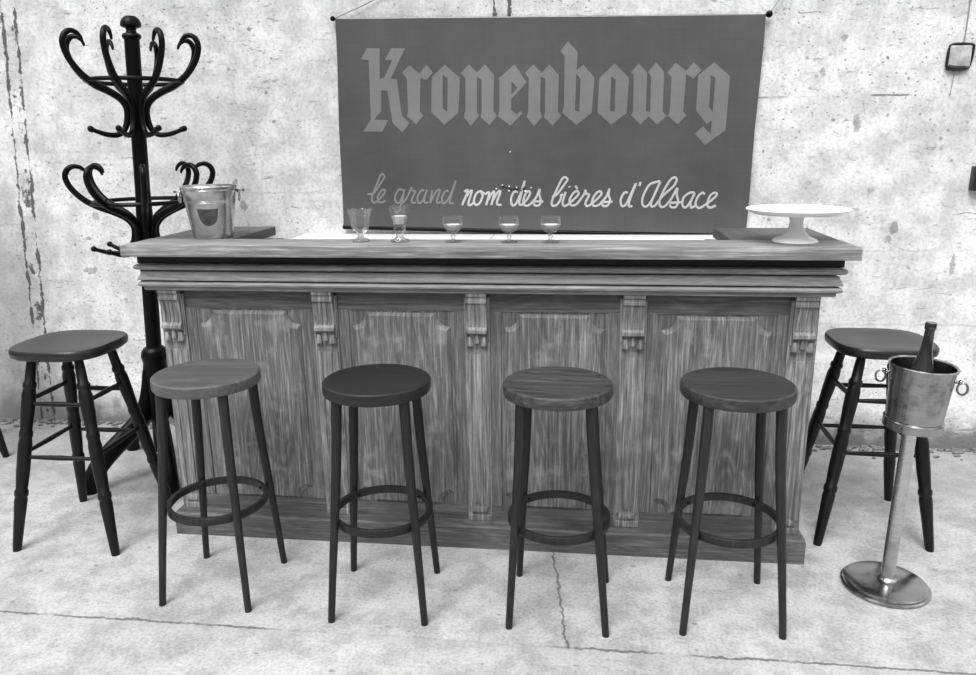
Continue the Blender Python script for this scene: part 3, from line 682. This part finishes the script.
# flared, scalloped sundae glass
t = thing('sundae_glass', 'tall ribbed glass with a flared lip, leftmost on the counter', 'glass', (-.757, 2.600, ZG))
b = B(); seg = 48
prof = [(0, .002), (.022, .001), (.029, .0), (.031, .003), (.028, .008), (.014, .014), (.009, .020), (.012, .027), (.023, .034), (.029, .046), (.032, .065), (.034, .082), (.038, .098), (.044, .110), (.042, .112),
        (.036, .100), (.032, .084), (.029, .066), (.025, .048), (.018, .039), (0, .036)]
lathe(b, prof, seg)
for v in b.verts:
    r = math.hypot(v.co.x, v.co.y)
    if v.co.z > .03 and r > .018:
        a = math.atan2(v.co.y, v.co.x); k = 1 + .045 * math.cos(8 * a); v.co.x *= k; v.co.y *= k
        if v.co.z > .105: v.co.z += .003 * math.cos(8 * a)
obj('glass_body', b, 'glass', t, 60)
# thick based faceted glass
t = thing('absinthe_glass', 'taller faceted glass on a thick dark foot, second from the left', 'glass', (-.616, 2.598, ZG))
b = B()
lathe(b, [(0, 0), (.033, 0), (.035, .003), (.033, .007), (.020, .011), (.014, .018), (.013, .026), (.019, .034), (.022, .042), (.020, .050), (.023, .056), (.028, .075), (.034, .104), (.0385, .126),
          (.0365, .126), (.032, .104), (.026, .078), (.021, .062), (0, .060)], 10)
obj('glass_body', b, 'glass', t, 20)
b = B(); lathe(b, [(0, .0605), (.0205, .0625), (.0255, .078), (.028, .089), (0, .089)], 10); obj('filling', b, 'bowl_white', t, 20)  # plain white body set in the lower bowl
# three small wine glasses
g0 = thing('wine_glass', 'small stemmed wine glass, standing beside the tall faceted glass', 'glass', (-.427, 2.592, ZG), group='small stemmed glasses on the counter')
b = B()
lathe(b, [(0, .0015), (.022, .001), (.028, 0), (.029, .0025), (.020, .005), (.007, .009), (.0055, .016), (.009, .021), (.0055, .026), (.008, .031), (.020, .038), (.031, .050), (.0355, .063), (.0355, .073), (.0335, .089),
          (.0320, .089), (.0338, .073), (.0336, .063), (.029, .052), (.018, .042), (0, .038)], 32)
obj('glass_body', b, 'glass', g0, 60)
b = B(); lathe(b, [(0, .0385), (.0175, .0425), (.0285, .0525), (.0325, .0605), (0, .0605)], 32); obj('filling', b, 'bowl_white', g0, 60)  # white body in the lower half of the bowl
dup(g0, (-.233, 2.588, ZG), .4, 'small stemmed wine glass, middle of the three small ones')
dup(g0, (-.092, 2.592, ZG), .9, 'small stemmed wine glass, rightmost of all the glasses')
# cake stand
t = thing('cake_stand', 'white china cake stand on the right end of the counter', 'cake stand', (.716, 2.620, ZT))
b = B(); lathe(b, [(0, .006), (.060, .0), (.070, .0), (.073, .004), (.068, .010), (.045, .020), (.030, .034), (.023, .052), (.021, .066), (.024, .082), (.034, .093), (.05, .095), (0, .096)], 48); obj('pedestal', b, 'ware', t, 50)
b = B(); lathe(b, [(0, .090), (.09, .091), (.14, .095), (.153, .101), (.161, .107), (.163, .110), (.161, .112), (.155, .110), (.150, .105), (.09, .103), (0, .103)], 72); obj('plate', b, 'ware', t, 50)

# wine bucket on the counter
t = thing('ice_bucket', 'shiny metal ice bucket with a dark badge on the left end of the counter', 'ice bucket', (-1.359, 2.72, ZT), math.radians(26))
b = B()
lathe(b, [(0, 0), (.068, 0), (.071, .004), (.074, .02), (.084, .085), (.093, .150), (.096, .178), (.100, .184), (.102, .188), (.100, .192), (.096, .190), (.094, .182), (.090, .150), (.071, .02), (.067, .008), (0, .008)], 64)
for z in (.125, .131, .170): 
    r = .071 + (.097 - .071) * z / .178
    tube(b, [((r + .0015) * math.cos(2 * PI * k / 64), (r + .0015) * math.sin(2 * PI * k / 64), z + .006) for k in range(64)], .0016, 6, closed=True)
obj('bucket_body', b, 'steel', t, 40)
# badge: curved shield plate
b = B(); n = 16; cols = []
for i in range(n + 1):
    u = -1 + 2 * i / n; a = math.radians(-98 + u * 24)
    zt = .112 - .002 * (1 - u * u); zb = .112 - .062 * (max(0, 1 - u * u)) ** .35
    col = []
    for j in range(7):
        z = zt + (zb - zt) * j / 6; r = .0715 + (.097 - .071) * z / .178 + .003
        col.append((b.verts.new((r * math.cos(a), r * math.sin(a), z)), b.verts.new(((r - .004) * math.cos(a), (r - .004) * math.sin(a), z))))
    cols.append(col)
for i in range(n):
    for j in range(6):
        A0, A1, B0, B1 = cols[i][j], cols[i][j + 1], cols[i + 1][j], cols[i + 1][j + 1]
        b.faces.new((A0[0], B0[0], B1[0], A1[0])); b.faces.new((A0[1], A1[1], B1[1], B0[1]))
    for j in (0, 6):
        A0, B0 = cols[i][j], cols[i + 1][j]; b.faces.new((A0[0], A0[1], B0[1], B0[0]))
obj('badge', b, 'plaque', t, 40)
for s in (-1, 1):
    b = B(); ball(b, (s * .102, 0, .170), .007); tube(b, [(s * .092, 0, .170), (s * .112, 0, .170)], .004, 8)
    tube(b, [(s * .104 + .003 * math.sin(2 * PI * k / 24), .020 * math.sin(2 * PI * k / 24), .152 + .020 * math.cos(2 * PI * k / 24)) for k in range(24)], .0028, 8, closed=True)
    obj('ring_handle', b, 'steel', t)
b = B(); ball(b, (.120, 0, .172), .006); tube(b, [(.100, 0, .172), (.118, 0, .172)], .0025, 8); ball(b, (-.120, 0, .172), .005); tube(b, [(-.100, 0, .172), (-.118, 0, .172)], .0025, 8); obj('knob', b, 'plaque', t)

# champagne bucket on its floor stand
st = thing('bucket_stand', 'polished metal floor stand with a round base right of the bar', 'bucket stand', (1.060, 2.435, 0))
b = B(); lathe(b, [(0, 0), (.136, 0), (.139, .003), (.139, .008), (.133, .012), (.131, .017), (.124, .021), (.06, .024), (.03, .027), (0, .028)], 72); obj('base', b, 'plated', st, 30)
b = B()
lathe(b, [(.022, .0), (.030, .024), (.031, .032), (.025, .038), (.022, .044), (.0215, .570), (0, .571)], 32)
for v in b.verts: v.co.x += .018 * v.co.z + .004
obj('pole', b, 'steel', st, 40)
bt = Matrix.Rotation(math.radians(2.5), 4, 'Y')
SX, SY, SZ = 1.079, 2.435, .575
bk = thing('champagne_bucket', 'tarnished metal champagne bucket with ring handles, on the floor stand', 'champagne bucket', (SX, SY, SZ)); bk.rotation_euler = (0, math.radians(2.5), math.radians(-24))
b = B()
lathe(b, [(0, 0), (.080, 0), (.088, .003), (.089, .007), (.087, .026), (.089, .029), (.087, .033), (.083, .034), (.085, .070), (.090, .140), (.095, .200), (.099, .206), (.100, .211), (.097, .214),
          (.092, .210), (.087, .140), (.082, .06), (.080, .012), (0, .010)], 72)
obj('bucket_body', b, 'plated', bk, 35)
for s in (-1, 1):
    b = B(); tube(b, [(s * .090, 0, .172), (s * .106, 0, .174)], .005, 10); ball(b, (s * .106, 0, .174), .008)
    tube(b, [(s * .114 + .014 * math.sin(2 * PI * k / 32), -.003, .155 + .019 * math.cos(2 * PI * k / 32)) for k in range(32)], .0035, 8, closed=True)
    obj('ring_handle', b, 'plated', bk)
bo = thing('wine_bottle', 'dark wine bottle standing in the champagne bucket', 'bottle', (SX - .004, SY - .005, SZ + .012)); bo.rotation_euler = (0, math.radians(3), 0)
b = B()
lathe(b, [(0, .004), (.032, 0), (.039, .004), (.041, .012), (.041, .130), (.038, .165), (.031, .195), (.022, .225), (.0165, .255), (.0145, .290), (.0140, .314), (.0165, .316), (.0170, .322),
          (.0165, .334), (.0150, .337), (.0, .336)], 40)
obj('glass_body', b, 'bottle', bo, 50)

# ------------------------------------------------------------------ light
w = bpy.data.worlds.new('World'); scene.world = w; w.use_nodes = True
nt = w.node_tree; bg = nt.nodes['Background']
tc = nt.nodes.new('ShaderNodeTexCoord'); sp = nt.nodes.new('ShaderNodeSeparateXYZ'); rp = nt.nodes.new('ShaderNodeValToRGB')
mr = nt.nodes.new('ShaderNodeMapRange'); mr.inputs['From Min'].default_value = -1; mr.inputs['From Max'].default_value = 1
nt.links.new(tc.outputs['Generated'], sp.inputs[0]); nt.links.new(sp.outputs['Z'], mr.inputs[0]); nt.links.new(mr.outputs[0], rp.inputs[0])
e = rp.color_ramp.elements
e[0].position = .40; e[0].color = (.04, .04, .04, 1); e[1].position = .80; e[1].color = (1, 1, 1, 1)
q = e.new(.52); q.color = (.08, .08, .08, 1); q = e.new(.64); q.color = (.40, .40, .40, 1)
nz = nt.nodes.new('ShaderNodeTexNoise'); mp = nt.nodes.new('ShaderNodeMapping'); mp.inputs['Scale'].default_value = (2.2, 2.2, .9)
nz.inputs['Scale'].default_value = 1.6; nz.inputs['Detail'].default_value = 2
nt.links.new(tc.outputs['Generated'], mp.inputs[0]); nt.links.new(mp.outputs[0], nz.inputs['Vector'])
cr = nt.nodes.new('ShaderNodeMapRange'); cr.inputs['From Min'].default_value = .42; cr.inputs['From Max'].default_value = .56; cr.inputs['To Min'].default_value = .45; cr.inputs['To Max'].default_value = 1.25
nt.links.new(nz.outputs['Fac'], cr.inputs[0])
mu = nt.nodes.new('ShaderNodeVectorMath'); mu.operation = 'SCALE'
nt.links.new(rp.outputs[0], mu.inputs[0]); nt.links.new(cr.outputs[0], mu.inputs['Scale'])
nt.links.new(mu.outputs[0], bg.inputs[0]); bg.inputs[1].default_value = 1.1
s = bpy.data.lights.new('daylight', 'SUN'); s.energy = 2.75; s.angle = math.radians(34)
so = bpy.data.objects.new('daylight', s); C.objects.link(so)
so.rotation_euler = Vector((.14, .56, -.81)).to_track_quat('-Z', 'Y').to_euler()

# ------------------------------------------------------------------ camera
cam = bpy.data.cameras.new('camera'); co = bpy.data.objects.new('camera', cam); C.objects.link(co)
r = Vector((.993206, .115753, -.011944)); u = Vector((-.017331, .248634, .968442)); f = Vector((-.11507, .961656, -.248951))
co.matrix_world = Matrix(((r.x, u.x, -f.x, 0), (r.y, u.y, -f.y, 0), (r.z, u.z, -f.z, 1.48), (0, 0, 0, 1)))
cam.sensor_width = 36; cam.lens = 758.936 / 976 * 36; cam.clip_start = .05
scene.camera = co
scene.view_settings.view_transform = 'Standard'; scene.view_settings.look = 'None'
scene.view_settings.gamma = 1; scene.view_settings.use_curve_mapping = False; scene.view_settings.exposure = 0.42
